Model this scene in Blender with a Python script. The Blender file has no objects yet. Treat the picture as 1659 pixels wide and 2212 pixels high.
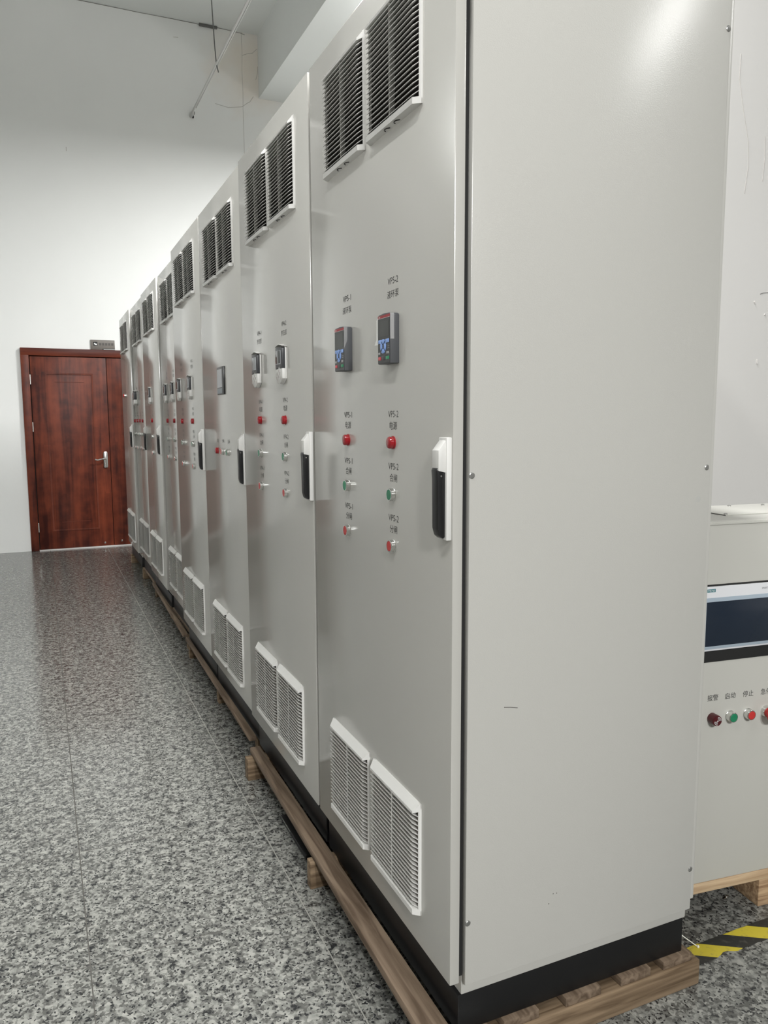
import bpy, bmesh, math, random
from mathutils import Vector, Matrix
random.seed(7)
sc = bpy.context.scene
COL = sc.collection

# ---------------------------------------------------------------- camera
IMG_W, IMG_H = 1659.0, 2212.0
YAW, PITCH, ROLL, FPX = 0.417548, 0.119249, -0.0043716, 1669.2
FL = 0.21                                   # floor lies 0.21 m under the door bottoms
cam_d = bpy.data.cameras.new('camera'); cam = bpy.data.objects.new('camera', cam_d); COL.objects.link(cam)
fwd = Vector((math.sin(YAW)*math.cos(PITCH), math.cos(YAW)*math.cos(PITCH), -math.sin(PITCH)))
rgt = Vector((math.cos(YAW), -math.sin(YAW), 0)); up = rgt.cross(fwd)
r2 = math.cos(ROLL)*rgt + math.sin(ROLL)*up; u2 = -math.sin(ROLL)*rgt + math.cos(ROLL)*up
M = Matrix((r2, u2, -fwd)).transposed().to_4x4(); M.translation = (-0.7004, -1.2609, 1.1395+FL)
cam.matrix_world = M
cam_d.sensor_fit = 'HORIZONTAL'; cam_d.sensor_width = 36.0; cam_d.lens = 36.0*FPX/IMG_W
cam_d.clip_start = 0.02; cam_d.clip_end = 100
sc.camera = cam

# ---------------------------------------------------------------- world, exposure
w = bpy.data.worlds.new('world'); sc.world = w; w.use_nodes = True
w.node_tree.nodes['Background'].inputs[0].default_value = (0.75, 0.85, 1, 1)
w.node_tree.nodes['Background'].inputs[1].default_value = 0.3
sc.view_settings.view_transform = 'Standard'; sc.view_settings.look = 'None'
sc.view_settings.gamma = 1.0; sc.view_settings.use_curve_mapping = False
sc.view_settings.exposure = 0.06
try:
    sc.cycles.max_bounces = 10; sc.cycles.diffuse_bounces = 6; sc.cycles.glossy_bounces = 4
    sc.cycles.sample_clamp_indirect = 6.0
except Exception: pass

# lamps: (x, y, z, length along y, power down W, power up W)
LAMP_COL = (1.0, 1.0, 0.985)
LAMPS = [(0.08, 0.3, 4.1, 1.2, 115, 0), (0.08, 2.6, 4.1, 1.2, 125, 0), (-1.4, -1.0, 4.1, 1.2, 48, 0), (-1.4, -6.0, 4.1, 1.2, 370, 0), (-0.4, -6.0, 4.1, 1.2, 390, 0),
         (2.6, 4.5, 4.3, 1.2, 350, 20), (-6.0, 4.0, 4.6, 1.2, 1, 300), (3.57, -1.8, 4.66, 1.2, 24, 0)]  # right-rear lamp and uplighter are added to lift far wall and ceiling

# ---------------------------------------------------------------- materials
def nt(name):
    m = bpy.data.materials.new(name); m.use_nodes = True
    n = m.node_tree.nodes; b = n['Principled BSDF']
    return m, n, m.node_tree.links, b
def mat(name, col, rough=0.5, metal=0.0, bump=0.0, bscale=400.0, var=0.0, vscale=6.0, spec=0.5, coat=0.0, trans=0.0, alpha=1.0):
    m, n, l, b = nt(name)
    b.inputs['Base Color'].default_value = (*col, 1); b.inputs['Roughness'].default_value = rough
    b.inputs['Metallic'].default_value = metal; b.inputs['Specular IOR Level'].default_value = spec
    b.inputs['Coat Weight'].default_value = coat; b.inputs['Alpha'].default_value = alpha
    b.inputs['Transmission Weight'].default_value = trans
    tc = n.new('ShaderNodeTexCoord')
    if var > 0:
        no = n.new('ShaderNodeTexNoise'); no.inputs['Scale'].default_value = vscale; no.inputs['Detail'].default_value = 4
        l.new(tc.outputs['Object'], no.inputs['Vector'])
        r = n.new('ShaderNodeValToRGB'); r.color_ramp.elements[0].position = 0.3; r.color_ramp.elements[1].position = 0.7
        r.color_ramp.elements[0].color = (*[c*(1-var) for c in col], 1); r.color_ramp.elements[1].color = (*[min(1, c*(1+var*.5)) for c in col], 1)
        l.new(no.outputs['Fac'], r.inputs['Fac']); l.new(r.outputs['Color'], b.inputs['Base Color'])
    if bump > 0:
        no = n.new('ShaderNodeTexNoise'); no.inputs['Scale'].default_value = bscale; no.inputs['Detail'].default_value = 2
        l.new(tc.outputs['Object'], no.inputs['Vector'])
        bp = n.new('ShaderNodeBump'); bp.inputs['Strength'].default_value = bump; bp.inputs['Distance'].default_value = 0.001
        l.new(no.outputs['Fac'], bp.inputs['Height']); l.new(bp.outputs['Normal'], b.inputs['Normal'])
    return m

CAB = mat('cabinet_paint', (0.49, 0.484, 0.457), 0.24, bump=0.13, bscale=420, spec=0.5)
CABD = mat('door_paint', (0.49, 0.482, 0.453), 0.17, bump=0.012, bscale=500, spec=0.75, coat=0.2)
CABD.node_tree.nodes['Principled BSDF'].inputs['Coat Roughness'].default_value = 0.2
CAB2 = mat('console_paint', (0.50, 0.495, 0.46), 0.38, bump=0.10, bscale=900)
WHITE = mat('white_plastic', (0.71, 0.705, 0.685), 0.42, bump=0.03)
DARK = mat('filter_recess_shade', (0.03, 0.027, 0.025), 0.9, bump=0.2, bscale=800)  # filter coloured near black to carry the shade of the vent recess
BLACK = mat('black_paint', (0.006, 0.006, 0.0065), 0.42, spec=0.35, bump=0.05)
RUBBER = mat('black_rubber', (0.012, 0.012, 0.012), 0.75)
BLKPL = mat('black_plastic', (0.008, 0.008, 0.009), 0.3, bump=0.03)
INK = mat('black_ink', (0.03, 0.03, 0.03), 0.6)
STEEL = mat('steel', (0.72, 0.72, 0.70), 0.22, metal=1.0, bump=0.02)
SCREW = mat('zinc_screw', (0.42, 0.42, 0.41), 0.35, metal=0.9)
REDL = mat('red_lens', (0.30, 0.008, 0.014), 0.18, coat=0.4)
REDB = mat('red_cap', (0.50, 0.03, 0.028), 0.4)
GRNB = mat('green_cap', (0.012, 0.20, 0.095), 0.4)
KBODY = mat('keypad_body', (0.075, 0.078, 0.085), 0.45, bump=0.03)
KFACE = mat('keypad_face', (0.008, 0.008, 0.009), 0.25)
KSCR = mat('keypad_screen', (0.035, 0.037, 0.035), 0.12)
KRED = mat('keypad_red_strip', (0.33, 0.012, 0.02), 0.4)
KBLUE = mat('key_blue', (0.25, 0.40, 0.80), 0.4)
KGREY = mat('key_grey', (0.35, 0.35, 0.36), 0.4)
KREDK = mat('key_red', (0.65, 0.05, 0.07), 0.4)
KGRNK = mat('key_green', (0.02, 0.28, 0.12), 0.4)
KDARK = mat('dark_grey_plastic', (0.045, 0.047, 0.052), 0.38, bump=0.03)
SCRG = mat('screen_grey_film', (0.30, 0.32, 0.33), 0.25)
SCRW = mat('screen_white_film', (0.50, 0.52, 0.55), 0.3)
SCRB = mat('screen_bluegrey', (0.16, 0.21, 0.24), 0.3)
HMISC = mat('hmi_screen', (0.012, 0.02, 0.035), 0.15)
HMIBZ = mat('hmi_bezel', (0.70, 0.71, 0.74), 0.35)
HMIRIM = mat('hmi_rim', (0.36, 0.43, 0.50), 0.3)
TEAL = mat('teal_badge', (0.01, 0.16, 0.19), 0.4)
WTXT = mat('white_print', (0.8, 0.8, 0.8), 0.5)
BUZZ = mat('buzzer_red', (0.07, 0.004, 0.008), 0.2, coat=0.3)
FILM = mat('clear_film', (0.8, 0.8, 0.8), 0.15, alpha=0.22)
FILMW = mat('white_film', (0.78, 0.78, 0.76), 0.35)
CRACK = mat('crack_grey', (0.42, 0.40, 0.37), 0.9)
CRACKD = mat('crack_dark', (0.10, 0.095, 0.09), 0.9)
SIGN = mat('sign_plate', (0.15, 0.135, 0.12), 0.45, var=0.1, vscale=20)
SIGND = mat('sign_letters', (0.075, 0.068, 0.062), 0.5)
ROD = mat('grey_metal', (0.50, 0.50, 0.49), 0.4, bump=0.02)
WIRE = mat('dark_wire', (0.12, 0.12, 0.115), 0.5)
LAMPB = mat('lamp_housing', (0.7, 0.7, 0.7), 0.5)
TIE = mat('nylon', (0.75, 0.75, 0.68), 0.4)
SMUDGE = mat('smudge', (0.44, 0.44, 0.42), 0.5)

def wall_mat(name, col, stain=None):
    m, n, l, b = nt(name); b.inputs['Roughness'].default_value = 0.75; b.inputs['Specular IOR Level'].default_value = 0.25
    tc = n.new('ShaderNodeTexCoord')
    no = n.new('ShaderNodeTexNoise'); no.inputs['Scale'].default_value = 1.3; no.inputs['Detail'].default_value = 5
    l.new(tc.outputs['Object'], no.inputs['Vector'])
    r = n.new('ShaderNodeValToRGB'); r.color_ramp.elements[0].position = 0.3; r.color_ramp.elements[1].position = 0.7
    r.color_ramp.elements[0].color = (*[c*0.965 for c in col], 1); r.color_ramp.elements[1].color = (*col, 1)
    l.new(no.outputs['Fac'], r.inputs['Fac'])
    out = r.outputs['Color']
    if stain:                              # yellowish damp patch with its own ragged outline
        vm = n.new('ShaderNodeVectorMath'); vm.operation = 'DISTANCE'; vm.inputs[1].default_value = stain[0]
        l.new(tc.outputs['Object'], vm.inputs[0])
        n2 = n.new('ShaderNodeTexNoise'); n2.inputs['Scale'].default_value = 4; l.new(tc.outputs['Object'], n2.inputs['Vector'])
        ma = n.new('ShaderNodeMath'); ma.operation = 'MULTIPLY_ADD'; ma.inputs[1].default_value = 0.5
        l.new(n2.outputs['Fac'], ma.inputs[0]); l.new(vm.outputs['Value'], ma.inputs[2])
        mr = n.new('ShaderNodeMapRange'); mr.inputs[1].default_value = stain[1]*0.55; mr.inputs[2].default_value = stain[1]*1.3
        mr.inputs[3].default_value = 0.75; mr.inputs[4].default_value = 0.0
        l.new(ma.outputs[0], mr.inputs[0])
        mx = n.new('ShaderNodeMix'); mx.data_type = 'RGBA'
        mx.inputs[7].default_value = (col[0]*0.90, col[1]*0.80, col[2]*0.70, 1)
        l.new(mr.outputs[0], mx.inputs[0]); l.new(out, mx.inputs[6]); out = mx.outputs[2]
    l.new(out, b.inputs['Base Color'])
    nb = n.new('ShaderNodeTexNoise'); nb.inputs['Scale'].default_value = 60; l.new(tc.outputs['Object'], nb.inputs['Vector'])
    bp = n.new('ShaderNodeBump'); bp.inputs['Strength'].default_value = 0.12; bp.inputs['Distance'].default_value = 0.002
    l.new(nb.outputs['Fac'], bp.inputs['Height']); l.new(bp.outputs['Normal'], b.inputs['Normal'])
    return m
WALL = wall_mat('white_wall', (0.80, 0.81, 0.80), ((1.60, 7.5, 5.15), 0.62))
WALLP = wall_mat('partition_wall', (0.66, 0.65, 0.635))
CEIL = wall_mat('ceiling_paint', (0.72, 0.74, 0.73))

def floor_mat():
    m, n, l, b = nt('granite_tiles')
    tc = n.new('ShaderNodeTexCoord')
    def noise(scale, detail=2, src=None):
        x = n.new('ShaderNodeTexNoise'); x.inputs['Scale'].default_value = scale; x.inputs['Detail'].default_value = detail
        l.new(src or tc.outputs['Object'], x.inputs['Vector']); return x
    warp = noise(90, 2)
    ad = n.new('ShaderNodeVectorMath'); ad.operation = 'MULTIPLY_ADD'; ad.inputs[1].default_value = (0.010, 0.010, 0.0)
    l.new(warp.outputs['Color'], ad.inputs[0]); l.new(tc.outputs['Object'], ad.inputs[2])
    v = n.new('ShaderNodeTexVoronoi'); v.inputs['Scale'].default_value = 135; v.inputs['Randomness'].default_value = 1
    l.new(ad.outputs[0], v.inputs['Vector'])
    sp = n.new('ShaderNodeSeparateColor'); l.new(v.outputs['Color'], sp.inputs[0])
    big = noise(38, 3, ad.outputs[0])
    mi = n.new('ShaderNodeMath'); mi.operation = 'MULTIPLY_ADD'; mi.inputs[1].default_value = 0.42
    l.new(sp.outputs[0], mi.inputs[0]); l.new(big.outputs['Fac'], mi.inputs[2])
    r = n.new('ShaderNodeValToRGB'); cr = r.color_ramp; cr.interpolation = 'LINEAR'
    cr.elements[0].position = 0.42; cr.elements[0].color = (0.016, 0.017, 0.018, 1)
    cr.elements[1].position = 0.50; cr.elements[1].color = (0.075, 0.075, 0.070, 1)
    for p, c in ((0.60, (0.082, 0.082, 0.076)), (0.69, (0.135, 0.136, 0.126)), (0.82, (0.195, 0.197, 0.182)), (1.0, (0.265, 0.265, 0.243))):
        e = cr.elements.new(p); e.color = (*c, 1)
    l.new(mi.outputs[0], r.inputs['Fac'])
    # dark mica specks
    v2 = n.new('ShaderNodeTexVoronoi'); v2.inputs['Scale'].default_value = 230; l.new(ad.outputs[0], v2.inputs['Vector'])
    s2 = n.new('ShaderNodeSeparateColor'); l.new(v2.outputs['Color'], s2.inputs[0])
    gt = n.new('ShaderNodeMath'); gt.operation = 'GREATER_THAN'; gt.inputs[1].default_value = 0.90; l.new(s2.outputs[1], gt.inputs[0])
    mk = n.new('ShaderNodeMix'); mk.data_type = 'RGBA'; mk.inputs[7].default_value = (0.02, 0.021, 0.022, 1)
    l.new(gt.outputs[0], mk.inputs[0]); l.new(r.outputs['Color'], mk.inputs[6])
    # tile joints on a 0.56 m grid
    sx = n.new('ShaderNodeSeparateXYZ'); l.new(tc.outputs['Object'], sx.inputs[0])
    def joint(sock, off, wdt):
        a = n.new('ShaderNodeMath'); a.operation = 'ADD'; a.inputs[1].default_value = -off + 56.0; l.new(sock, a.inputs[0])
        d = n.new('ShaderNodeMath'); d.operation = 'PINGPONG'; d.inputs[1].default_value = 0.28; l.new(a.outputs[0], d.inputs[0])
        g = n.new('ShaderNodeMath'); g.operation = 'LESS_THAN'; g.inputs[1].default_value = wdt; l.new(d.outputs[0], g.inputs[0])
        return g.outputs[0]
    jx = joint(sx.outputs[0], -0.653, 0.0016); jy = joint(sx.outputs[1], 0.663, 0.0016)
    mxm = n.new('ShaderNodeMath'); mxm.operation = 'MAXIMUM'; l.new(jx, mxm.inputs[0]); l.new(jy, mxm.inputs[1])
    mj = n.new('ShaderNodeMix'); mj.data_type = 'RGBA'; mj.inputs[7].default_value = (0.045, 0.042, 0.036, 1)
    l.new(mxm.outputs[0], mj.inputs[0]); l.new(mk.outputs[2], mj.inputs[6])
    gx = n.new('ShaderNodeMath'); gx.operation = 'GREATER_THAN'; gx.inputs[1].default_value = -0.30; l.new(sx.outputs[0], gx.inputs[0])      # newer pale grout on that side
    px = n.new('ShaderNodeMath'); px.operation = 'MULTIPLY'; l.new(jx, px.inputs[0]); l.new(gx.outputs[0], px.inputs[1])
    mp_ = n.new('ShaderNodeMix'); mp_.data_type = 'RGBA'; mp_.inputs[6].default_value = (0.045, 0.042, 0.036, 1); mp_.inputs[7].default_value = (0.19, 0.188, 0.168, 1)
    l.new(px.outputs[0], mp_.inputs[0]); l.new(mp_.outputs[2], mj.inputs[7])
    l.new(mj.outputs[2], b.inputs['Base Color'])
    rr = n.new('ShaderNodeMapRange'); rr.inputs[3].default_value = 0.16; rr.inputs[4].default_value = 0.6
    l.new(mxm.outputs[0], rr.inputs[0]); l.new(rr.outputs[0], b.inputs['Roughness'])
    b.inputs['Specular IOR Level'].default_value = 0.5
    return m
GRANITE = floor_mat()

def wood_mat(name, c0, c1, scale, axis, rough=0.7, spec=0.5, patch=False, contrast=(0.35, 0.65)):
    """grain stretched along one axis (0 x, 1 y, 2 z)"""
    m, n, l, b = nt(name); b.inputs['Roughness'].default_value = rough; b.inputs['Specular IOR Level'].default_value = spec
    tc = n.new('ShaderNodeTexCoord')
    mp = n.new('ShaderNodeMapping'); s = [scale]*3; s[axis] = scale*0.06; mp.inputs['Scale'].default_value = s
    l.new(tc.outputs['Object'], mp.inputs['Vector'])
    no = n.new('ShaderNodeTexNoise'); no.inputs['Scale'].default_value = 1; no.inputs['Detail'].default_value = 6; no.inputs['Distortion'].default_value = 0.6
    l.new(mp.outputs[0], no.inputs['Vector'])
    f = no.outputs['Fac']
    if patch:                              # blocky veneer staves with soft figure
        mp2 = n.new('ShaderNodeMapping'); mp2.inputs['Scale'].default_value = (9.5, 1, 1.6); l.new(tc.outputs['Object'], mp2.inputs['Vector'])
        n3 = n.new('ShaderNodeTexNoise'); n3.inputs['Scale'].default_value = 9; n3.inputs['Detail'].default_value = 3; l.new(tc.outputs['Object'], n3.inputs['Vector'])
        v = n.new('ShaderNodeTexVoronoi'); v.distance = 'CHEBYCHEV'; v.inputs['Scale'].default_value = 1.0; v.inputs['Randomness'].default_value = 0.75
        l.new(mp2.outputs[0], v.inputs['Vector'])
        sp = n.new('ShaderNodeSeparateColor'); l.new(v.outputs['Color'], sp.inputs[0])
        a = n.new('ShaderNodeMath'); a.operation = 'MULTIPLY_ADD'; a.inputs[1].default_value = 0.16; l.new(sp.outputs[0], a.inputs[0]); 
        hb = n.new('ShaderNodeMath'); hb.operation = 'MULTIPLY_ADD'; hb.inputs[1].default_value = 0.6; hb.inputs[2].default_value = -0.36; l.new(n3.outputs['Fac'], hb.inputs[0])
        ac = n.new('ShaderNodeMath'); ac.operation = 'ADD'; l.new(f, ac.inputs[0]); l.new(hb.outputs[0], ac.inputs[1])
        l.new(ac.outputs[0], a.inputs[2]); f = a.outputs[0]
    r = n.new('ShaderNodeValToRGB'); r.color_ramp.elements[0].position = contrast[0]; r.color_ramp.elements[1].position = contrast[1]
    r.color_ramp.elements[0].color = (*c0, 1); r.color_ramp.elements[1].color = (*c1, 1)
    l.new(f, r.inputs['Fac']); l.new(r.outputs['Color'], b.inputs['Base Color'])
    bp = n.new('ShaderNodeBump'); bp.inputs['Strength'].default_value = 0.25 if not patch else 0.03; bp.inputs['Distance'].default_value = 0.002
    l.new(no.outputs['Fac'], bp.inputs['Height']); l.new(bp.outputs['Normal'], b.inputs['Normal'])
    return m
WOODX = wood_mat('weathered_timber', (0.10, 0.066, 0.038), (0.25, 0.18, 0.115), 60, 0, spec=0.25)
WOODY = wood_mat('weathered_plank', (0.085, 0.058, 0.038), (0.20, 0.148, 0.105), 60, 1, spec=0.25)
PINEX = wood_mat('new_pine', (0.36, 0.24, 0.14), (0.56, 0.42, 0.27), 70, 0)
PINEB = wood_mat('rough_pine_block', (0.22, 0.13, 0.07), (0.50, 0.35, 0.21), 90, 0)
MAHOG = wood_mat('mahogany_veneer', (0.036, 0.0062, 0.004), (0.155, 0.033, 0.0145), 16, 2, rough=0.42, spec=0.28, patch=True, contrast=(0.28, 0.74))
MAHOGX = wood_mat('mahogany_rail', (0.050, 0.009, 0.0055), (0.16, 0.034, 0.015), 20, 0, rough=0.42, spec=0.28, contrast=(0.3, 0.72))

def tape_mat():
    m, n, l, b = nt('hazard_tape'); b.inputs['Roughness'].default_value = 0.45
    tc = n.new('ShaderNodeTexCoord'); sx = n.new('ShaderNodeSeparateXYZ'); l.new(tc.outputs['Object'], sx.inputs[0])
    # object x along the tape, y across it (0 at far edge, negative towards the viewer)
    a = n.new('ShaderNodeMath'); a.operation = 'MULTIPLY_ADD'; a.inputs[1].default_value = 1.55
    l.new(sx.outputs[1], a.inputs[0]); l.new(sx.outputs[0], a.inputs[2])
    s = n.new('ShaderNodeMath'); s.operation = 'ADD'; s.inputs[1].default_value = 8.66; l.new(a.outputs[0], s.inputs[0])
    md = n.new('ShaderNodeMath'); md.operation = 'MODULO'; md.inputs[1].default_value = 0.1732; l.new(s.outputs[0], md.inputs[0])
    g = n.new('ShaderNodeMath'); g.operation = 'GREATER_THAN'; g.inputs[1].default_value = 0.0866; l.new(md.outputs[0], g.inputs[0])
    no = n.new('ShaderNodeTexNoise'); no.inputs['Scale'].default_value = 55; no.inputs['Detail'].default_value = 5; l.new(tc.outputs['Object'], no.inputs['Vector'])
    mx = n.new('ShaderNodeMix'); mx.data_type = 'RGBA'; mx.inputs[6].default_value = (0.50, 0.41, 0.035, 1); mx.inputs[7].default_value = (0.018, 0.019, 0.018, 1)
    l.new(g.outputs[0], mx.inputs[0])
    r = n.new('ShaderNodeMapRange'); r.inputs[1].default_value = 0.56; r.inputs[2].default_value = 0.75; r.inputs[3].default_value = 0; r.inputs[4].default_value = 0.6
    l.new(no.outputs['Fac'], r.inputs[0])
    m2 = n.new('ShaderNodeMix'); m2.data_type = 'RGBA'; m2.inputs[7].default_value = (0.10, 0.095, 0.08, 1)
    l.new(r.outputs[0], m2.inputs[0]); l.new(mx.outputs[2], m2.inputs[6]); l.new(m2.outputs[2], b.inputs['Base Color'])
    return m
TAPE = tape_mat()

# ---------------------------------------------------------------- mesh helpers
class MB:
    def __init__(s): s.v = []; s.f = []
    def add(s, vs, fs):
        o = len(s.v); s.v += [tuple(x) for x in vs]; s.f += [tuple(i+o for i in f) for f in fs]
    def box(s, x0, x1, y0, y1, z0, z1):
        s.frustum((x0, y0, y1, z0, z1), (x1, y0, y1, z0, z1))
    def frustum(s, a, b):                   # two rectangles (x, y0, y1, z0, z1)
        vs = []
        for x, y0, y1, z0, z1 in (a, b): vs += [(x, y0, z0), (x, y1, z0), (x, y1, z1), (x, y0, z1)]
        s.add(vs, [(0, 1, 2, 3), (7, 6, 5, 4), (0, 4, 5, 1), (1, 5, 6, 2), (2, 6, 7, 3), (3, 7, 4, 0)])
    def prism(s, poly, axis, a, b):          # poly in the two other axes, in order (x,y,z without axis)
        n = len(poly); vs = []
        for t in (a, b):
            for p in poly:
                q = list(p); q.insert(axis, t); vs.append(q)
        s.add(vs, [tuple(range(n)), tuple(range(2*n-1, n-1, -1))] + [(i, i+n, (i+1) % n+n, (i+1) % n) for i in range(n)])
    def lathe(s, c, axis, prof, n=28):       # prof [(r, t)] along axis from c ; closed ends
        ax = Vector(axis).normalized(); t1 = ax.orthogonal().normalized(); t2 = ax.cross(t1)
        vs = []; c = Vector(c)
        for r, t in prof:
            for i in range(n):
                a = 2*math.pi*i/n; vs.append(c + ax*t + (t1*math.cos(a)+t2*math.sin(a))*r)
        fs = []
        for k in range(len(prof)-1):
            for i in range(n): fs.append((k*n+i, k*n+(i+1) % n, (k+1)*n+(i+1) % n, (k+1)*n+i))
        fs.append(tuple(range(n-1, -1, -1))); fs.append(tuple((len(prof)-1)*n+i for i in range(n)))
        s.add(vs, fs)
    def cyl(s, c, axis, r, h, n=28): s.lathe(c, axis, [(r, 0), (r, h)], n)
    def tube(s, pts, r, n=8):
        pts = [Vector(p) for p in pts]; vs = []; N = len(pts)
        for i, p in enumerate(pts):
            d = (pts[min(i+1, N-1)]-pts[max(i-1, 0)]).normalized()
            t1 = d.cross(Vector((0.31, 0.17, 0.93))).normalized(); t2 = d.cross(t1)
            for k in range(n):
                a = 2*math.pi*k/n; vs.append(p+(t1*math.cos(a)+t2*math.sin(a))*(r if not callable(r) else r(i/(N-1))))
        fs = [(i*n+k, i*n+(k+1) % n, (i+1)*n+(k+1) % n, (i+1)*n+k) for i in range(N-1) for k in range(n)]
        fs.append(tuple(range(n-1, -1, -1))); fs.append(tuple((N-1)*n+k for k in range(n)))
        s.add(vs, fs)
    def mesh(s, name, m, bevel=0.0, seg=2):
        me = bpy.data.meshes.new(name); me.from_pydata(s.v, [], s.f)
        bm = bmesh.new(); bm.from_mesh(me)
        bmesh.ops.recalc_face_normals(bm, faces=bm.faces)
        if bevel > 0:
            es = [e for e in bm.edges if len(e.link_faces) == 2 and e.calc_face_angle(0) > 0.5]
            bmesh.ops.bevel(bm, geom=es, offset=bevel, segments=seg, affect='EDGES', profile=0.5, clamp_overlap=True)
        bm.to_mesh(me); bm.free()
        me.materials.append(m); me.shade_smooth(); me.set_sharp_from_angle(angle=math.radians(24))
        return me
def link(name, me, parent=None, loc=(0, 0, 0)):
    o = bpy.data.objects.new(name, me); COL.objects.link(o); o.parent = parent; o.location = loc
    return o
def obj(name, mb, m, parent=None, bevel=0.0, loc=(0, 0, 0), seg=2): return link(name, mb.mesh(name, m, bevel, seg), parent, loc)
def tag(o, label=None, cat=None, group=None, kind=None):
    if label: o['label'] = label
    if cat: o['category'] = cat
    if group: o['group'] = group
    if kind: o['kind'] = kind
    return o
def empty(name, loc, label, cat, group=None, rz=0.0):
    o = bpy.data.objects.new(name, None); COL.objects.link(o); o.location = loc; o.rotation_euler = (0, 0, rz)
    o.empty_display_size = 0.1
    return tag(o, label, cat, group)
def one(fn, *a):
    m = MB(); getattr(m, fn)(*a); return m
def struct(name, mb, m, bevel=0.0, loc=(0, 0, 0)): return tag(obj(name, mb, m, None, bevel, loc), kind='structure')

_tc = {}
def text_geo(s):
    if s not in _tc:
        c = bpy.data.curves.new('lettering_curve', 'FONT'); c.body = s; c.resolution_u = 2
        o = bpy.data.objects.new('lettering_curve', c); COL.objects.link(o)
        dg = bpy.context.evaluated_depsgraph_get(); me = bpy.data.meshes.new_from_object(o.evaluated_get(dg))
        vs = [v.co.copy() for v in me.vertices]; fs = [tuple(p.vertices) for p in me.polygons]
        x0 = min(v.x for v in vs); x1 = max(v.x for v in vs); y0 = min(v.y for v in vs); y1 = max(v.y for v in vs)
        _tc[s] = ([((v.x-(x0+x1)/2)/(x1-x0), (v.y-(y0+y1)/2)/(y1-y0)) for v in vs], fs)
        bpy.data.objects.remove(o); bpy.data.curves.remove(c); bpy.data.meshes.remove(me)
    return _tc[s]
def text_to(mb, s, origin, ux, uz, w, h):
    """flat letters centred on origin; ux reading direction, uz up"""
    vs, fs = text_geo(s); o = Vector(origin); ux = Vector(ux); uz = Vector(uz)
    mb.add([o+ux*(x*w)+uz*(y*h) for x, y in vs], fs)

# ---------------------------------------------------------------- room
H_CEIL = 5.51; XL, XR, YB, YF = -9.0, 7.0, -14.0, 7.5
struct('floor', one('box', XL-.2, XR+.2, YB-.2, YF+.2, -.2, 0), GRANITE)
struct('ceiling', one('box', XL-.2, XR+.2, YB-.2, YF+.2, H_CEIL, H_CEIL+.2), CEIL)
wf = struct('wall_far', one('box', XL-.2, XR+.2, YF, YF+.2, 0, H_CEIL), WALL)
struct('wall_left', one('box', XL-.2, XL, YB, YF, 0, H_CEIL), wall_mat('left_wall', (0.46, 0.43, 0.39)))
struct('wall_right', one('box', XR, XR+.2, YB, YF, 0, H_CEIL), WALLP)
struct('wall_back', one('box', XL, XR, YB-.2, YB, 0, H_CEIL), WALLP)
struct('trim_1', one('box', 1.70, 2.35, 1.15, YF, 4.86, H_CEIL), CEIL)         # concrete beam under the ceiling
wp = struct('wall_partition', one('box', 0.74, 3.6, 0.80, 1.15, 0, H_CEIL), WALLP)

def cracks(name, m, parent, lines, r):
    mb = MB()
    for pts in lines: mb.tube(pts, r, 5)
    o = obj(name, mb, m, parent)
    return o
Y = YF-0.0004
cracks('crack', CRACK, wf, [[(1.522, Y, 5.51), (1.526, Y, 5.3), (1.520, Y, 5.13), (1.526, Y, 4.9), (1.522, Y, 4.72), (1.525, Y, 4.32), (1.523, Y, 3.9)]], 0.0020)
cracks('crack', CRACK, wf, [[(1.526, Y, 5.275), (1.58, Y, 5.30), (1.64, Y, 5.318), (1.692, Y, 5.37)],
                            [(1.695, Y, 5.19), (1.692, Y, 5.12), (1.672, Y, 5.05)],
                            [(1.64, Y, 4.87), (1.60, Y, 4.81), (1.575, Y, 4.795), (1.51, Y, 4.745), (1.36, Y, 4.715), (1.22, Y, 4.735)]], 0.0024)
cracks('crack', mat('joint_grey', (0.22, 0.21, 0.20), 0.9), wf, [[(-0.33, Y, 5.508), (0.1, Y, 5.506), (0.46, Y, 5.504), (0.8, Y, 5.507), (1.07, Y, 5.505), (1.3, Y, 5.507), (1.51, Y, 5.50), (1.56, Y, 5.49)]], 0.0030)
cracks('crack', CRACK, wf, [[(0.80, Y, 5.33), (0.85, Y, 5.335)], [(-0.30, Y, 4.09), (-0.30, Y, 4.05)]], 0.0022)
Y = 0.7997
cracks('scratch', CRACKD, wp, [[(1.700, Y, 1.792), (1.716, Y, 1.797), (1.745, Y, 1.800)]], 0.0009)
cracks('crack', mat('hairline', (0.46, 0.44, 0.42), 0.9), wp, [[(1.551, Y, 2.58), (1.549, Y, 2.50), (1.575, Y, 2.40), (1.605, Y, 2.30), (1.610, Y, 2.22), (1.598, Y, 2.13)],
                                                             [(1.684, Y, 2.33), (1.688, Y, 2.25), (1.682, Y, 2.18)]], 0.0011)
cracks('scuff', mat('scuff', (0.62, 0.60, 0.58), 0.9), wp, [[(1.672, Y, 1.765), (1.677, Y, 1.757)], [(1.726, Y, 1.722), (1.731, Y, 1.720)], [(1.70, Y, 1.56), (1.702, Y, 1.545)], [(1.42, Y, 1.20), (1.45, Y, 1.195)]], 0.0035)

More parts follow.
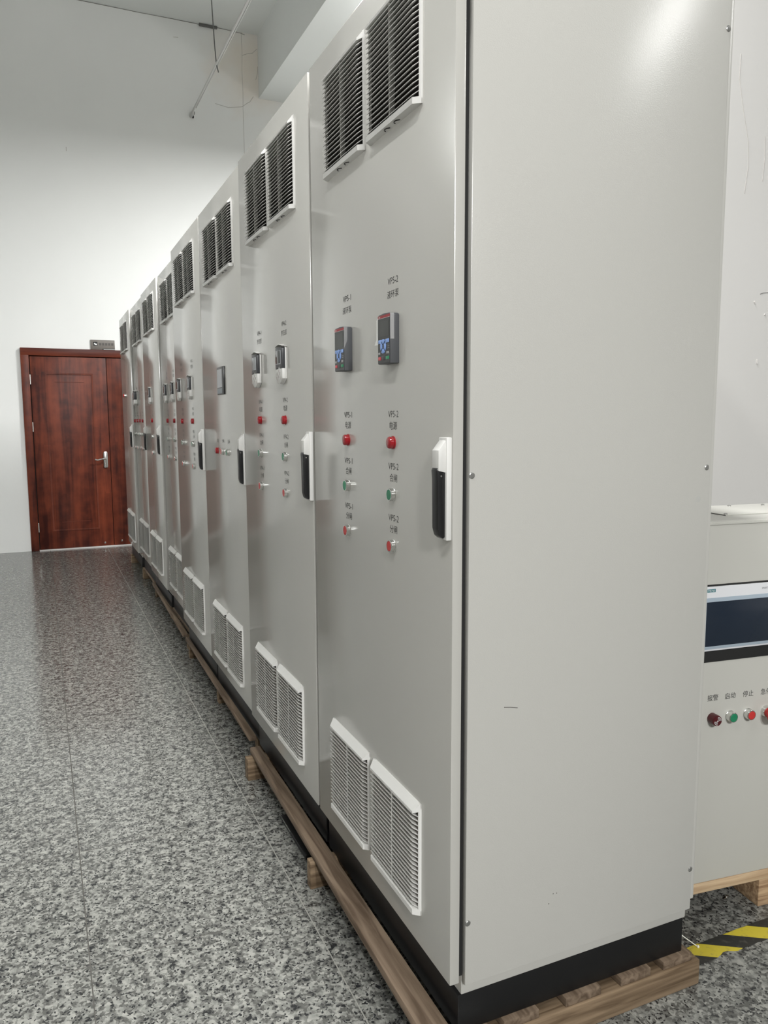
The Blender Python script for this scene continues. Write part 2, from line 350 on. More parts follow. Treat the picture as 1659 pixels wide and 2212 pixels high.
# double door on the far wall
d = bpy.data.objects.new('door_1', None); COL.objects.link(d); d.location = (-0.20, YF, 0); tag(d, 'reddish brown wooden double door in the far white wall', kind='structure')
dx = 0.20
def DB(x0, x1, y0, y1, z0, z1): return (x0+dx, x1+dx, y0, y1, z0, z1)
mb = MB(); mb.box(*DB(-.834, -.758, -.035, 0, 0, 2.085)); mb.box(*DB(.41, .49, -.035, 0, 0, 2.085)); obj('door_frame', mb, MAHOG, d, 0.006)
obj('door_frame', one('box', *DB(-.834, .49, -.036, 0, 2.009, 2.086)), MAHOGX, d, 0.006)
obj('leaf_gap_shade', one('box', *DB(-.76, .42, -.0015, -.0005, .012, 2.012)), mat('gap_shade', (.012, .006, .005), .8), d)  # dark sheet standing in for the shade in the leaf gaps
def leaf(x0, x1, panel):
    lf = obj('door_leaf', one('box', *DB(x0, x1, -.022, -.001, .012, 2.003)), MAHOG, d, 0.003)
    if panel:
        a, b_, c, e = panel; t = .016; mb = MB()
        for q in ((a, b_, c, c+t), (a, b_, e-t, e), (a, a+t, c+t, e-t), (b_-t, b_, c+t, e-t)): mb.box(*DB(q[0], q[1], -.027, -.020, q[2], q[3]))
        obj('panel_moulding', mb, MAHOG, lf)
        mb = MB(); mb.box(*DB(a+.09, b_-.09, -.0235, -.020, c+.09, c+.094)); mb.box(*DB(a+.09, b_-.09, -.0235, -.020, e-.094, e-.09)); obj('panel_line', mb, MAHOGX, lf)
    return lf
l1 = leaf(-.750, -.021, (-.617, -.155, .20, 1.838)); leaf(-.016, .405, None)
hd = obj('door_handle', one('prism', [(-.088+dx, .862), (-.080+dx, .850), (-.053+dx, .850), (-.045+dx, .862), (-.045+dx, 1.012), (-.053+dx, 1.024), (-.080+dx, 1.024), (-.088+dx, 1.012)], 1, -.034, -.022), STEEL, d, 0.004)
mb = MB(); mb.tube([(-.066+dx, -.034, .948), (-.066+dx, -.066, .948), (-.085+dx, -.074, .949), (-.120+dx, -.074, .944), (-.150+dx, -.073, .936), (-.176+dx, -.070, .943)], lambda t: 0.009 if t < .5 else 0.008, 10); obj('lever', mb, STEEL, hd)
for z in (1.72, 1.24, .198):
    obj('hinge', one('cyl', (-.754+dx, -.026, z), (0, 0, 1), .007, .098, 12), STEEL, d)
for x, z in ((-.111, .046), (.063, .057)): obj('door_bolt', one('lathe', (x+dx, -.022, z), (0, -1, 0), [(.012, 0), (.012, .004), (.006, .012)], 14), STEEL, d)
obj('threshold', one('box', *DB(-.758, .41, -.03, 0, 0, .011)), mat('pale_threshold', (0.55, 0.53, 0.52), 0.5), d)

# plate above the door
s_ = empty('door_sign', (-.041, YF, 2.087), 'small grey sign plate with black pictogram above the brown double door', 'sign')
obj('plate', one('box', -.120, .120, -.012, 0, 0, .102), SIGN, s_, 0.002)
obj('pictogram', one('box', -.094, -.052, -.0135, -.012, .042, .080), BLACK, s_)
mb = MB(); mb.prism([(-.088, .058), (-.066, .048), (-.058, .050), (-.060, .062), (-.072, .064), (-.080, .072)], 1, -.0145, -.0133); obj('pictogram_figure', mb, WTXT, s_)
mb = MB()
for k in range(5): mb.box(-.036+k*.030, -.014+k*.030, -.0128, -.012, .046, .072)
obj('lettering', mb, SIGND, s_)
mb = MB(); mb.box(.006, .120, -.016, -.012, .012, .016); mb.box(-.002, .006, -.016, -.012, 0, .014); obj('clip', mb, BLACK, s_)
obj('clip_strip', one('box', .006, .120, -.015, -.012, .002, .012), mat('pale_strip', (.33, .34, .33), .4), s_)

# rod, hanger and bracket under the ceiling
rx, rz_ = 0.951, 4.361+FL
r_ = empty('suspended_rod', (rx, 7.46, rz_), 'thin grey rod hanging under the ceiling, socket end near far wall', 'rod')
obj('rod_tube', one('tube', [(0, -4.6, 0), (0, 0, 0)], .0095, 12), ROD, r_)
obj('rod_tube', one('tube', [(.022, -4.6, -.006), (.014, -.2, -.004)], .0045, 8), ROD, r_)
sk = obj('end_socket', one('lathe', (0.002, -.10, -.004), (0, 1, -.02), [(.010, 0), (.020, .04), (.023, .10), (.016, .135)], 16), ROD, r_)
mb = MB(); mb.box(.020, .032, -.03, -.01, -.002, .022); mb.box(.012, .026, -.012, .012, -.034, -.012); obj('socket_slot', mb, BLACK, sk)
tag(obj('hanger_wire', one('tube', [(.909, 6.20, H_CEIL), (.925, 6.20, 5.15), (.944, 6.20, rz_+.16), (.955, 6.197, rz_), (.972, 6.197, rz_-.065)], .005, 6), WIRE),
    'dark thin wire dropping from the ceiling to the grey rod', 'wire')
tag(obj('ceiling_bracket', one('box', 1.067, 1.257, 7.470, 7.498, 5.486, 5.508), WIRE, None, .002), 'short dark bar where the ceiling meets the far wall', 'bracket')

# unseen lamps above the picture, some added to lift ceiling and far wall
for i, (x, y, z, L, P, PU) in enumerate(LAMPS):
    t = empty('unseen_lamp', (x, y, z), 'unseen white linear lamp placed over the hall for its light', 'lamp', 'linear pendant lamps over the hall')
    obj('housing', one('box', -.11, .11, -L/2-.03, L/2+.03, 0.004, .075), LAMPB, t, .004)
    for q in (-L/2+.1, L/2-.1): obj('cord', one('tube', [(0, q, .07), (0, q, H_CEIL-z)], .002, 5), WIRE, t)
    ld = bpy.data.lights.new('lamp_light', 'AREA'); ld.shape = 'RECTANGLE'; ld.size = .2; ld.size_y = L; ld.energy = P; ld.color = LAMP_COL
    lo = bpy.data.objects.new('lamp_light', ld); COL.objects.link(lo); lo.parent = t; lo.location = (0, 0, 0)
    lu = ld.copy(); lu.energy = PU; uo = bpy.data.objects.new('lamp_light', lu); COL.objects.link(uo); uo.parent = t; uo.location = (0, 0, .08); uo.rotation_euler = (math.pi, 0, 0)

# ---------------------------------------------------------------- cabinet parts (local: x into cabinet, y along the row, z from plinth bottom)
ZB = 0.126                      # door bottom above plinth bottom
VW, VH, VD, VC = .252, .253, .017, .011
def vent_mesh(tb, tf):
    # tb, tf: height of each blade's back and front edge relative to its pitch line
    mb = MB()
    mb.box(-.003, 0, 0, .010, 0, VH); mb.box(-.003, 0, VW-.010, VW, 0, VH); mb.box(-.003, 0, 0, VW, 0, .01); mb.box(-.003, 0, 0, VW, VH-.01, VH)
    mb.prism([(-.003, 0), (-.0062, .0028), (-.0062, .0045), (-.001, .006)], 2, 0.002, VH-.002)
    mb.prism([(-.003, VW), (-.0062, VW-.0028), (-.0062, VW-.0045), (-.001, VW-.006)], 2, 0.002, VH-.002)
    mb.frustum((-.003, 0, VW, VH-.016, VH), (-VD, VC, VW-VC, VH-.0215, VH-.0165))
    mb.frustum((-.003, 0, VW, 0, .013), (-VD, VC, VW-VC, 0.0005, .0125))
    N = 21; z0, z1 = .0200, VH-.0270
    for k in range(N):
        c = z0+(z1-z0)*k/(N-1)
        mb.frustum((-.002, .002, VW-.002, c+tb-.0005, c+tb+.0005), (-VD, VC, VW-VC, c+tf-.0007, c+tf+.0005))
    for q in (VW/2,): mb.box(-.013, -.001, q-.0022, q+.0022, .01, VH-.02)
    return mb.mesh('vent_grille', WHITE)
VENT = vent_mesh(.0065, -.0035)
VENTL = vent_mesh(-.0040, .0045)
VENTB = one('box', -.0012, -.0002, .0095, VW-.0095, .011, VH-.012).mesh('filter_mat', DARK)
VENTBL = VENTB.copy(); VENTBL.materials[0] = mat('filter_brown', (0.20, 0.175, 0.155), 0.9)
def latch_mesh():
    mb = MB(); c = VW/2
    mb.tube([(-.006, c-.013, -.0006), (-.011, c-.007, -.0006), (-.0125, c, -.0006), (-.010, c+.007, -.0006), (-.006, c+.010, -.0006)], .0011, 6)
    return mb.mesh('latch', BLKPL)
LATCH = latch_mesh()
def vent(p, y, z, low):
    v = link('vent_grille', VENTL if low else VENT, p, (0, y, z)); link('filter_mat', VENTBL if low else VENTB, v); link('latch', LATCH, v, (0, -.024, 0)); link('latch', LATCH, v, (0, .024, 0))

def handle(p, z=ZB, dz=0.0, x=0):
    z += dz
    h = obj('handle', one('box', -.0115, 0, .004, .037, z+.912, z+1.106), WHITE, p, .002)
    mb = MB(); mb.prism([(-.0105, z+1.1015), (-.0105, z+1.040), (-.0265, z+1.044), (-.0265, z+1.082)], 1, .008, .034); obj('lock_cover', mb, WHITE, h, .0012)
    mb = MB(); mb.prism([(-.0108, z+1.042), (-.018, z+1.0445), (-.0262, z+1.0500), (-.0290, z+1.044), (-.0275, z+1.028), (-.0265, z+.935), (-.0225, z+.921), (-.0150, z+.915), (-.0108, z+.918)], 1, .0095, .0335)
    lv = obj('lever', mb, BLKPL, h, .002)
    obj('lever_pin', one('cyl', (-.020, .0096, z+1.034), (0, -1, 0), .0018, .0008, 10), STEEL, lv)

LAMP_M = one('lathe', (0, 0, 0), (-1, 0, 0), [(.0145, 0), (.0145, .0025), (.0128, .003), (.0128, .0035), (.0132, .004), (.0132, .0095), (.0120, .0118), (.008, .0132), (.002, .0137)], 30).mesh('indicator_light', REDL)
RING_M = one('lathe', (0, 0, 0), (-1, 0, 0), [(.0150, 0), (.0150, .0012), (.0138, .0020), (.0138, .0105), (.0130, .0115), (.0118, .0115), (.0116, .0095), (.001, .0094)], 30).mesh('push_button', STEEL)
CAPR_M = one('lathe', (0, 0, 0), (-1, 0, 0), [(.0113, .009), (.0113, .0108), (.0105, .0114), (.001, .0115)], 26).mesh('button_cap', REDB)
CAPG_M = CAPR_M.copy(); CAPG_M.materials[0] = GRNB
def indicator(p, y, z): link('indicator_light', LAMP_M, p, (0, y, z))
def button(p, y, z, green):
    b = link('push_button', RING_M, p, (0, y, z)); c = link('button_cap', CAPG_M if green else CAPR_M, b)
    c['label'] = 'green cap' if green else 'red cap'

def keypad_dark(p, yc, zc, peeled):
    """dark drive keypad with blue arrow keys; 64 x 102 mm, 21 mm proud"""
    W, Hh, D = .064, .102, .0212
    k = obj('drive_keypad', one('prism', [(yc-W/2, zc-Hh/2), (yc+W/2, zc-Hh/2+.0), (yc+W/2, zc+Hh/2-.0015), (yc+W/2-.004, zc+Hh/2+.002), (yc, zc+Hh/2+.0035), (yc-W/2+.004, zc+Hh/2+.002), (yc-W/2, zc+Hh/2-.0015)], 0, -D, 0), KBODY, p, .0016)
    fx = -D
    yl, zt = yc+W/2-.0015, zc+Hh/2-.0005
    WW, HH = W-.003, Hh-.002
    def R(u0, u1, v0, v1, t, d0=0.0): return ('box', fx-t, fx+.0003-d0, yl-u1*WW, yl-u0*WW, zt-v1*HH, zt-v0*HH)
    obj('keypad_face', one(*R(0, 1, .058, 1, .0004)), KFACE, k)
    st = obj('colour_strip', one(*R(0, 1, 0, .056, .0005)), KRED, k)
    obj('screen', one(*R(.12, .93, .12, .445, .0007)), KSCR, k)
    mb = MB(); text_to(mb, 'ABB', (fx-.00062, yl-.13*WW, zt-.029*HH), (0, -1, 0), (0, 0, 1), .0095, .0034); mb.box(fx-.0006, fx-.0004, yl-WW, yl, zt-.064*HH, zt-.058*HH); obj('lettering', mb, WTXT, k)
    def key(m, *r):
        o = obj('key', one(*R(*r)), m, k, .0004); return o
    key(KBLUE, .05, .30, .505, .585, .0014); key(KBLUE, .66, .93, .505, .585, .0014)
    cu, cv, ru, rv = .455, .648, .235, .150
    for a0 in (90, 180, 270, 0):           # four arrow segments of the oval pad
        pts = []
        for a in range(-38, 39, 6):
            t = math.radians(a0+a); pts.append((cu+ru*math.cos(t), cv-rv*math.sin(t)))
        for a in range(34, -35, -17):
            t = math.radians(a0+a); pts.append((cu+.38*ru*math.cos(t)*(1 if a0 in (0, 180) else .6), cv-.38*rv*math.sin(t)))
        obj('key', one('prism', [(yl-u*WW, zt-v*HH) for u, v in pts], 0, fx-.0016, fx+.0003), KBLUE, k, .0003)
    key(KGREY, .05, .20, .765, .815, .0012); key(KGREY, .72, .92, .765, .815, .0012)
    key(KREDK, .04, .25, .862, .930, .0012); key(KGRNK, .67, .93, .862, .930, .0012)
    obj('port_cover', one(*R(.32, .60, .845, .945, .0010)), KDARK, k, .0004)
    mb = MB(); text_to(mb, 'O', (fx-.0013, yl-.145*WW, zt-.895*HH), (0, -1, 0), (0, 0, 1), .004, .0045); text_to(mb, 'I', (fx-.0013, yl-.80*WW, zt-.895*HH), (0, -1, 0), (0, 0, 1), .0012, .0045)
    for v in (.655, .695): mb.box(fx-.0005, fx-.0004, yl-.97*WW, yl-.80*WW, zt-(v+.008)*HH, zt-v*HH)
    obj('lettering', mb, KGREY, k)
    z1, z0 = zc+Hh/2+.001, zc+Hh/2-.052
    if peeled:
        obj('protective_film', one('box', -D, -D+.009, yc-W/2-.0006, yc-W/2-.0003, z0, z1), FILM, k)
        mb = MB(); mb.prism([(yc+W/2-.002, z1-.004), (yc+W/2+.0055, z1-.010), (yc+W/2+.0060, z1-.050), (yc+W/2+.0155, z0-.008), (yc+W/2-.002, z0-.0085)], 0, -D-.0012, -D-.0009); obj('protective_film', mb, FILMW, k)
    else:
        mb = MB(); mb.add([(-D-.001, yc-W/2-.001, z0), (-D+.008, yc-W/2-.0005, z0+.022), (-D+.008, yc-W/2-.0005, z1), (-D-.0005, yc-W/2-.0005, z1)], [(0, 1, 2, 3)]); obj('protective_film', mb, FILM, k)

def keypad_white(p, yc, zt, scr, W=.074, D=.0150, S=1.0):
    """white keypad with dark upper half, pointed chin and a little hood"""
    h = .113*S; zb = zt-h; B = -.0055; i = .0012
    def outline(q): return [(yc-.009, zb+q), (yc+.009, zb+q), (yc+W/2-q, zb+.016*S), (yc+W/2-q, zt-.005), (yc+W/2-.006, zt-q), (yc-W/2+.006, zt-q), (yc-W/2+q, zt-.005), (yc-W/2+q, zb+.016*S)]
    k = obj('drive_keypad', one('prism', outline(0), 0, B, -.0005), WHITE, p, .0012)
    zm = zb+.048*S
    mb = MB(); mb.prism([(yc-.009, zb+i), (yc+.009, zb+i), (yc+W/2-i, zb+.016*S), (yc+W/2-i, zm-.002), (yc+.007, zm-.001), (yc, zm+.006), (yc-.007, zm-.001), (yc-W/2+i, zm-.001), (yc-W/2+i, zb+.016*S)], 0, -D, B)
    obj('keypad_lower', mb, WHITE, k, .0012)
    mb = MB(); mb.prism([(yc-W/2+i, zm), (yc-.0065, zm), (yc, zm+.007), (yc+.0065, zm), (yc+W/2-i, zm-.001), (yc+W/2-i, zt-.006), (yc+W/2-.007, zt-i), (yc-W/2+.007, zt-i), (yc-W/2+i, zt-.006)], 0, -D-.0004, B)
    obj('keypad_face', mb, KDARK, k, .001)
    obj('screen_rim', one('box', -D-.0011, -D-.0002, yc-.021, yc+W/2-.007, zm+.012, zt-.011), SCRW, k, .0004)
    obj('screen', one('box', -D-.0015, -D-.0003, yc-.0185, yc+W/2-.0075, zm+.0150, zt-.0115), scr, k, .0003)
    for (dy, dz, wy, wz) in ((-.012, .032, .008, .008), (.012, .032, .008, .008), (.0, .040, .007, .007), (0, .022, .007, .007), (-.022, .018, .006, .010), (.022, .018, .006, .010)):
        obj('key', one('box', -D-.0006, -D+.0003, yc+dy-wy/2, yc+dy+wy/2, zb+dz*S-wz/2, zb+dz*S+wz/2), mat_keyw, k, .0003)
    mb = MB(); mb.prism([(yc-W/2-.001, zt+.0008), (yc, zt+.0070), (yc+W/2+.001, zt+.0008), (yc+W/2+.001, zt+.0021), (yc, zt+.0090), (yc-W/2-.001, zt+.0023)], 0, -D-.001, 0); obj('hood', mb, WHITE, k)
mat_keyw = mat('key_offwhite', (0.50, 0.46, 0.45), 0.5)

def letter(c, s, y, z, w, h):
    mb = MB(); text_to(mb, s, (-.0003, y, z), (0, -1, 0), (0, 0, 1), w, h); obj('lettering', mb, INK, c)

def cabinet(X, Y0, label, W=.797):
    c = empty('electrical_cabinet', (X, Y0, FL-ZB), label, 'cabinet', 'row of grey electrical cabinets')
    y0, y1 = .002, W
    obj('door', one('box', 0, .022, .0005 if Y0 == 0 else .009, 0.794, ZB, ZB+2.057), CABD, c, .0022)
    obj('door_seal', one('box', .0215, .0345, y0+.010, y1-.010, ZB+.006, ZB+2.050), RUBBER, c)
    obj('enclosure', one('box', .034, .645, y0+.012, y1-.004, .086, ZB+2.062), CAB, c, .003)
    obj('back_door', one('box', .6455, .657, y0+.0015, y1-.002, ZB+.012, ZB+2.050), CAB, c, .002)
    obj('plinth', one('box', .028, .640, y0+.014, y1-.002, 0, .0855), BLACK, c, .002)
    return c
def vents(c, lo=(.128, .408), dzl=0.0, dzu=0.0):
    for y in lo: vent(c, y, ZB+.075+dzl, True)
    for y in lo: vent(c, y, ZB+1.737+dzu, False)

def drive_set(c, cols, names, kind, zl, kz, pump):
    for y, nme in zip(cols, names):
        w = .0105*len(nme)
        letter(c, nme, y, ZB+1.4315, w, .0142); letter(c, pump, y, ZB+1.404, .0195*len(pump), .0165)
        for k, sfx in enumerate(('电源', '合闸', '分闸')):
            z = zl-k*.1132
            letter(c, nme, y, ZB+z+.0615, w, .0142); letter(c, sfx, y, ZB+z+.0365, .0385, .0175)
        indicator(c, y+.001, ZB+zl); button(c, y+.001, ZB+zl-.1132, True); button(c, y+.001, ZB+zl-.2264, False)

C1 = cabinet(0, 0, 'tall grey electrical cabinet nearest the camera, with two dark blue-keyed keypads')
vents(C1); handle(C1)
sp = obj('side_panel', one('box', .035, .6435, -.0005, .0145, ZB-.009, ZB+2.045), CAB, C1, .0015)
for x, z in ((.638, 1.934), (.633, 1.032), (.638, .092), (.040, 1.034), (.040, .127), (.040, 1.94)):
    s = obj('screw', one('lathe', (x, -.0005, ZB+z), (0, -1, 0), [(.0062, 0), (.0062, .0008), (.0045, .0018), (.0015, .0020)], 16), SCREW, sp)
mb = MB(); mb.tube([(.119, -.0004, ZB+.568), (.135, -.0004, ZB+.5655), (.151, -.0004, ZB+.562)], .0007, 5)
obj('scratch', mb, CRACKD, sp)
for x, z in ((.249, .135), (.258, .134), (.238, .115)): obj('speck', one('cyl', (x, -.0004, ZB+z), (0, -1, 0), .0012, .0004, 8), CRACKD, sp)
obj('smudge', one('lathe', (.612, -.0004, ZB+.963), (0, -1, 0), [(.010, 0), (.001, .0003)], 14), SMUDGE, sp).scale = (1, 1, 1)
obj('rear_lock', one('cyl', (.6565, .035, ZB+1.030), (1, 0, 0), .009, .006, 14), BLKPL, C1)
drive_set(C1, (.534, .266), ('VP5-1', 'VP5-2'), 'dark', 1.0895, 0, '液环泵')
keypad_dark(C1, .5335, ZB+1.308, False); keypad_dark(C1, .2665, ZB+1.308, True)

C2 = cabinet(0, .801, 'second grey cabinet from the camera, with two white keypads and green and red buttons')
vents(C2); handle(C2)
drive_set(C2, (.555, .265), ('VP4-1', 'VP4-2'), 'white', 1.139, 0, '罗茨泵')
keypad_white(C2, .571, ZB+1.362, SCRG); keypad_white(C2, .277, ZB+1.362, KSCR)

C3 = cabinet(.008, 1.606, 'third grey cabinet from the camera, with a small touch screen and three buttons')
vents(C3, dzl=-.012, dzu=-.016); handle(C3, dz=-.017)
hm = obj('touch_panel', one('box', -.0065, 0, .330, .458, ZB+1.246, ZB+1.360), BLKPL, C3, .0015)
obj('screen', one('box', -.0071, -.006, .362, .452, ZB+1.275, ZB+1.350), SCRW, hm)
obj('screen_strip', one('box', -.0071, -.006, .362, .452, ZB+1.250, ZB+1.272), SCRB, hm)
for y, s in ((.505, '电源'), (.400, '分闸'), (.295, '合闸')): letter(C3, s, y, ZB+1.052, .036, .016)
indicator(C3, .508, ZB+1.008); button(C3, .402, ZB+1.008, False); button(C3, .297, ZB+1.008, True)

C4 = cabinet(.008, 2.403, 'fourth grey cabinet from the camera, two white keypads, beside the touch screen cabinet')
vents(C4); handle(C4, dz=-.008)
drive_set(C4, (.580, .278), ('VP3-1', 'VP3-2'), 'white', 1.135, 0, '罗茨泵')
keypad_white(C4, .630, ZB+1.356, KSCR); keypad_white(C4, .311, ZB+1.356, SCRG)

C5 = cabinet(.047, 3.202, 'fifth grey cabinet from the camera, set back with right edge and handle hidden')
vents(C5); handle(C5)
drive_set(C5, (.562, .300), ('VP2-1', 'VP2-2'), 'white', 1.137, 0, '罗茨泵')
keypad_white(C5, .585, ZB+1.360, KSCR); keypad_white(C5, .315, ZB+1.360, KSCR)

C6 = cabinet(.036, 4.012, 'third grey cabinet from the far end, with one white keypad and one button column')
vents(C6); handle(C6)
drive_set(C6, (.400,), ('VP1',), 'white', 1.139, 0, '罗茨泵')
keypad_white(C6, .450, ZB+1.366, KSCR)

C7 = cabinet(.048, 4.812, 'second grey cabinet from the far end, with four red lights in one row')
vents(C7); handle(C7)
for y in (.79, .615, .44, .265):
    y -= .02
    indicator(C7, y, ZB+1.137); button(C7, y, ZB+1.030, True); button(C7, y, ZB+.918, False)
    for z in (1.40, 1.375, 1.20, 1.178): letter(C7, '电源', y, ZB+z, .05, .014)
keypad_white(C7, .61, ZB+1.374, KSCR, W=.11, D=.026)

C8 = cabinet(.030, 5.612, 'farthest grey cabinet in the row, beside the brown door, with a single red button')
vents(C8); handle(C8)
b8 = obj('push_button', one('lathe', (0, .46, ZB+1.360), (-1, 0, 0), [(.016, 0), (.015, .002), (.015, .016), (.012, .018)], 24), STEEL, C8)
obj('button_cap', one('lathe', (-.0165, .46, ZB+1.360), (-1, 0, 0), [(.0155, 0), (.0155, .006), (.012, .009), (.002, .010)], 24), REDB, b8)
letter(C8, '急停', .46, ZB+1.425, .05, .016)
for y in (.08, .70):
    mb = MB(); n = 14; mb.tube([(.10, y+.016*math.cos(2*math.pi*i/n), ZB+2.085+.018*math.sin(2*math.pi*i/n)) for i in range(n+1)], .0035, 8); mb.cyl((.10, y, ZB+2.061), (0, 0, 1), .010, .008, 12)
    obj('lifting_eye', mb, STEEL, C8)

# ---------------------------------------------------------------- pallets under the row
def pallet(x, y0, y1, label, bearers, bx, plank=None, slats=()):
    p = empty('wooden_pallet', (x, (y0+y1)/2, 0), label, 'pallet', 'wooden pallets under the cabinet row')
    cy = (y0+y1)/2
    for (a, b_, l0, top) in bearers:
        obj('bearer', one('box', l0-x, .68-x, a-cy, b_-cy, 0, top), WOODX, p, .003)
    for (a, b_) in slats:
        obj('slat', one('box', a-x, b_-x, y0+.006-cy, y1-cy, .0632, .0838), WOODY, p, .0025)
    for pl in (plank or []):
        (xa, ya), (xb, yb), (xc, yc), (xd, yd), z0, z1 = pl
        mb = MB(); vs = [(q[0]-x, q[1]-cy, z) for z in (z0, z1) for q in ((xa, ya), (xb, yb), (xc, yc), (xd, yd))]
        mb.add(vs, [(3, 2, 1, 0), (4, 5, 6, 7), (0, 1, 5, 4), (1, 2, 6, 5), (2, 3, 7, 6), (3, 0, 4, 7)])
        obj('edge_plank', mb, WOODY, p, .003)
    return p
pallet(.32, -.004, 1.59, 'weathered wooden pallet under the two nearest cabinets',
       [(-.004, .040, -.02, .063), (.735, .767, -.052, .082), (1.475, 1.520, -.050, .082)], 0,
       plank=[[(-.052, -.03), (.011, -.03), (.013, 1.535), (-.026, 1.535), .0825, .106]],
       slats=[(.045, .10), (.133, .222), (.292, .389), (.445, .533), (.571, .660)])
pallet(.33, 1.66, 3.20, 'weathered wooden pallet under the touch screen cabinet and its neighbour',
       [(1.70, 1.74, .045, .082), (2.318, 2.362, .018, .082), (3.092, 3.135, .018, .082)], 0,
       plank=[[(-.002, 1.64), (.027, 1.64), (.031, 3.19), (.012, 3.19), .0825, .104]], slats=[(.05, .12), (.30, .40), (.55, .65)])
pallet(.34, 3.28, 4.86, 'weathered wooden pallet under the cabinet that is set back',
       [(3.285, 3.325, .040, .082), (4.05, 4.09, .06, .082), (4.765, 4.85, .060, .082)], 0,
       plank=[[(.010, 3.27), (.040, 3.27), (.060, 4.84), (.040, 4.84), .0825, .104]], slats=[(.07, .13), (.30, .40), (.55, .65)])
pallet(.34, 4.92, 6.42, 'weathered wooden pallet under the far end cabinets',
       [(5.52, 5.59, .053, .082), (6.34, 6.40, .042, .082), (4.95, 4.99, .08, .082)], 0, slats=[(.07, .13), (.30, .40), (.55, .65)])

# dark steel channel left on the floor under the plank
t = empty('steel_channel', (.02, 1.02, 0), 'black steel channel lying on the floor under the pallet plank', 'steel bar')
obj('channel_body', one('box', -.038, .045, -.135, .135, 0, .016), BLACK, t, .002)
obj('bright_edge', one('box', -.0392, -.0372, .02, .136, .012, .0172), STEEL, t)
obj('slot', one('box', -.020, .014, .094, .101, .0155, .0164), RUBBER, t)

# ---------------------------------------------------------------- console on its pallet, right of the row
RZ = math.radians(-6.5)
K = empty('control_console', (1.06, .148, .11), 'low grey control console with built-in screen and a row of buttons', 'control console', None, RZ)
U0, U1, DEP, HT = -.30, .42, .272, .980
mb = MB(); mb.prism([(0, 0), (DEP, 0), (DEP, HT), (.006, HT), (0, HT-.003)], 0, U0, U1)
obj('console_body', mb, CAB2, K, .0018)
obj('front_lip', one('box', U0, U1, -.003, .004, HT-.010, HT-.0055), CAB2, K, .001)
obj('top_lid', one('box', -.106, U1-.01, .082, DEP-.004, HT, HT+.003), CAB2, K, .001)
obj('lid_edge_shade', one('box', -.1085, -.106, .080, DEP-.004, HT, HT+.0012), RUBBER, K)  # black strip standing in for the lid's shadowed edge
for u, nn in ((-.1, .088), (.050, .246), (.159, .2325)):
    obj('top_screw', one('lathe', (u, nn, HT+.0028), (0, 0, 1), [(.005, 0), (.005, .002), (.002, .0035)], 12), SCREW, K)
obj('screen_gasket', one('box', -.262, .002, -.0025, .004, .612, .8165), RUBBER, K, .0008)
hp = obj('operator_screen', one('box', -.246, -.018, -.0075, -.002, .6435, .8125), HMIBZ, K, .0018)
obj('screen_rim', one('box', -.236, -.0185, -.0085, -.007, .6485, .7835), HMIRIM, hp, .0012)
obj('screen', one('box', -.230, -.0245, -.0092, -.008, .6565, .773), HMISC, hp, .0004)
bd = obj('badge', one('box', -.2405, -.2040, -.0079, -.007, .7985, .8065), TEAL, hp)
mb = MB(); text_to(mb, 'SIEMENS', (-.2222, -.00805, .8025), (1, 0, 0), (0, 0, 1), .033, .0046); obj('lettering', mb, WTXT, hp)
mb = MB(); text_to(mb, 'SMART LINE', (-.0405, -.0077, .7985), (1, 0, 0), (0, 0, 1), .034, .0050); obj('lettering', mb, mat('grey_print', (.18, .18, .19), .5), hp)
for u, z, s in ((-.1905, .5145, '报警'), (-.1350, .5140, '启动'), (-.0770, .5135, '停止'), (-.0185, .513, '急停')):
    mb = MB(); text_to(mb, s, (u, -.0004, z), (1, 0, 0), (0, 0, 1), .034, .0165); obj('lettering', mb, INK, K)
bz = obj('buzzer', one('lathe', (-.1905, 0, .459), (0, -1, 0), [(.0150, 0), (.0148, .018), (.0135, .0215), (.001, .0222)], 28), BUZZ, K)
mb = MB()
for sgn in (0, math.pi):
    for r in (.0045, .0075, .0105):
        mb.tube([(-.1905+r*math.cos(sgn+math.pi/4+a), -.0222, .459+r*math.sin(sgn+math.pi/4+a)) for a in [(-.75+.25*i) for i in range(7)]], .0006, 5)
mb.cyl((-.1905, -.0219, .459), (0, -1, 0), .0018, .0008, 10); obj('buzzer_mark', mb, WTXT, bz)
def cbutton(u, z, m, lab):
    b_ = obj('push_button', one('lathe', (u, 0, z), (0, -1, 0), [(.0150, 0), (.0150, .002), (.0138, .003), (.0138, .0145), (.0128, .0158), (.0116, .0158), (.0114, .0135), (.001, .0134)], 28), STEEL, K)
    c_ = obj('button_cap', one('lathe', (u, -.013, z), (0, -1, 0), [(.0112, 0), (.0112, .003), (.0100, .0036), (.001, .0037)], 26), m, b_); c_['label'] = lab
cbutton(-.1335, .4585, GRNB, 'green cap'); cbutton(-.0755, .458, REDB, 'red cap')
es = obj('push_button', one('lathe', (-.016, 0, .457), (0, -1, 0), [(.0165, 0), (.0160, .004), (.0140, .010)], 28), STEEL, K)
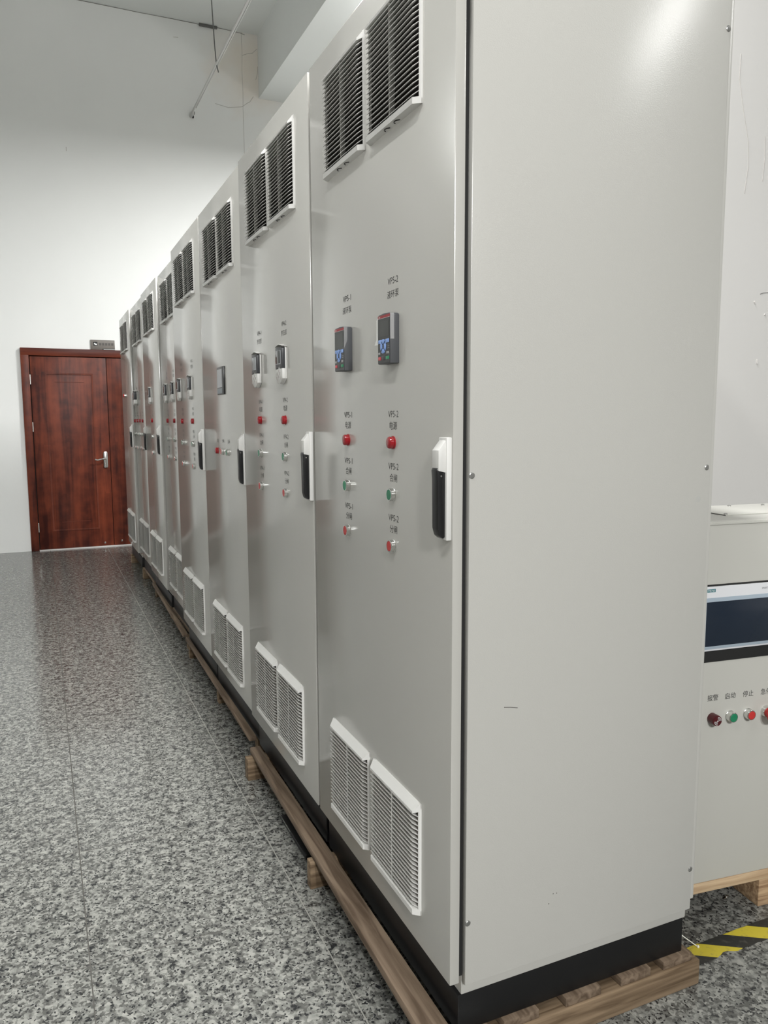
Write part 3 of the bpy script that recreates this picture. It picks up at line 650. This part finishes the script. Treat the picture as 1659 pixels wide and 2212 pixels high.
obj('stop_knob', one('lathe', (-.016, -.009, .457), (0, -1, 0), [(.0130, 0), (.0125, .010), (.0200, .016), (.0205, .024), (.0175, .029), (.002, .0305)], 30), REDB, es)

P = empty('wooden_pallet', (1.06, .148, 0), 'pale new pine pallet under the control console', 'pallet', None, RZ)
for nn in (-.001, .105, .215): obj('slat', one('box', -.345, .45, nn, nn+.082, .0802, .1095), PINEX, P, .002)
for u in (-.344, -.004, .36): obj('bearer', one('box', u, u+.083, .001, .285, 0, .080), PINEB, P, .002)

# ---------------------------------------------------------------- floor odds and ends
TX, TY = .700, .1035
mb = MB(); top = []; low = []
xs = [0.69+0.01*i for i in range(60)]
for x in xs:
    up_ = TY+.0006*math.sin(x*90); lo_ = .0425+.0012*math.sin(x*130)
    if .790 < x < .862: lo_ += .012*max(0, 1-abs(x-.823)/.035)
    top.append(up_); low.append(lo_)
for i in range(len(xs)-1):
    a, b_ = xs[i], xs[i+1]
    mb.add([(a-TX, low[i]-TY, 0), (b_-TX, low[i+1]-TY, 0), (b_-TX, top[i+1]-TY, 0), (a-TX, top[i]-TY, 0), (a-TX, low[i]-TY, .0006), (b_-TX, low[i+1]-TY, .0006), (b_-TX, top[i+1]-TY, .0006), (a-TX, top[i]-TY, .0006)],
           [(3, 2, 1, 0), (4, 5, 6, 7), (0, 1, 5, 4), (2, 3, 7, 6)])
tp = obj('hazard_tape', mb, TAPE, None, 0, (TX, TY, 0)); tag(tp, 'worn yellow and black striped floor tape beside the cabinet row', 'floor tape')
mb = MB(); mb.tube([(.694, .170, .085), (.735, .13, .035), (.776, .092, .002)], .0012, 6); mb.lathe((.776, .092, .001), (0, 0, 1), [(.003, 0), (.003, .004), (.001, .006)], 8)
tag(obj('cable_tie', mb, TIE), 'thin white nylon tie trailing onto the yellow tape', 'cable tie')
mb = MB(); mb.lathe((1.004, .212, .004), (1, .3, 0), [(.0022, -.009), (.0022, .004), (.0055, .005), (.0045, .008)], 10)
tag(obj('loose_screw', mb, STEEL), 'tiny shiny screw on the floor under the pine pallet', 'screw')
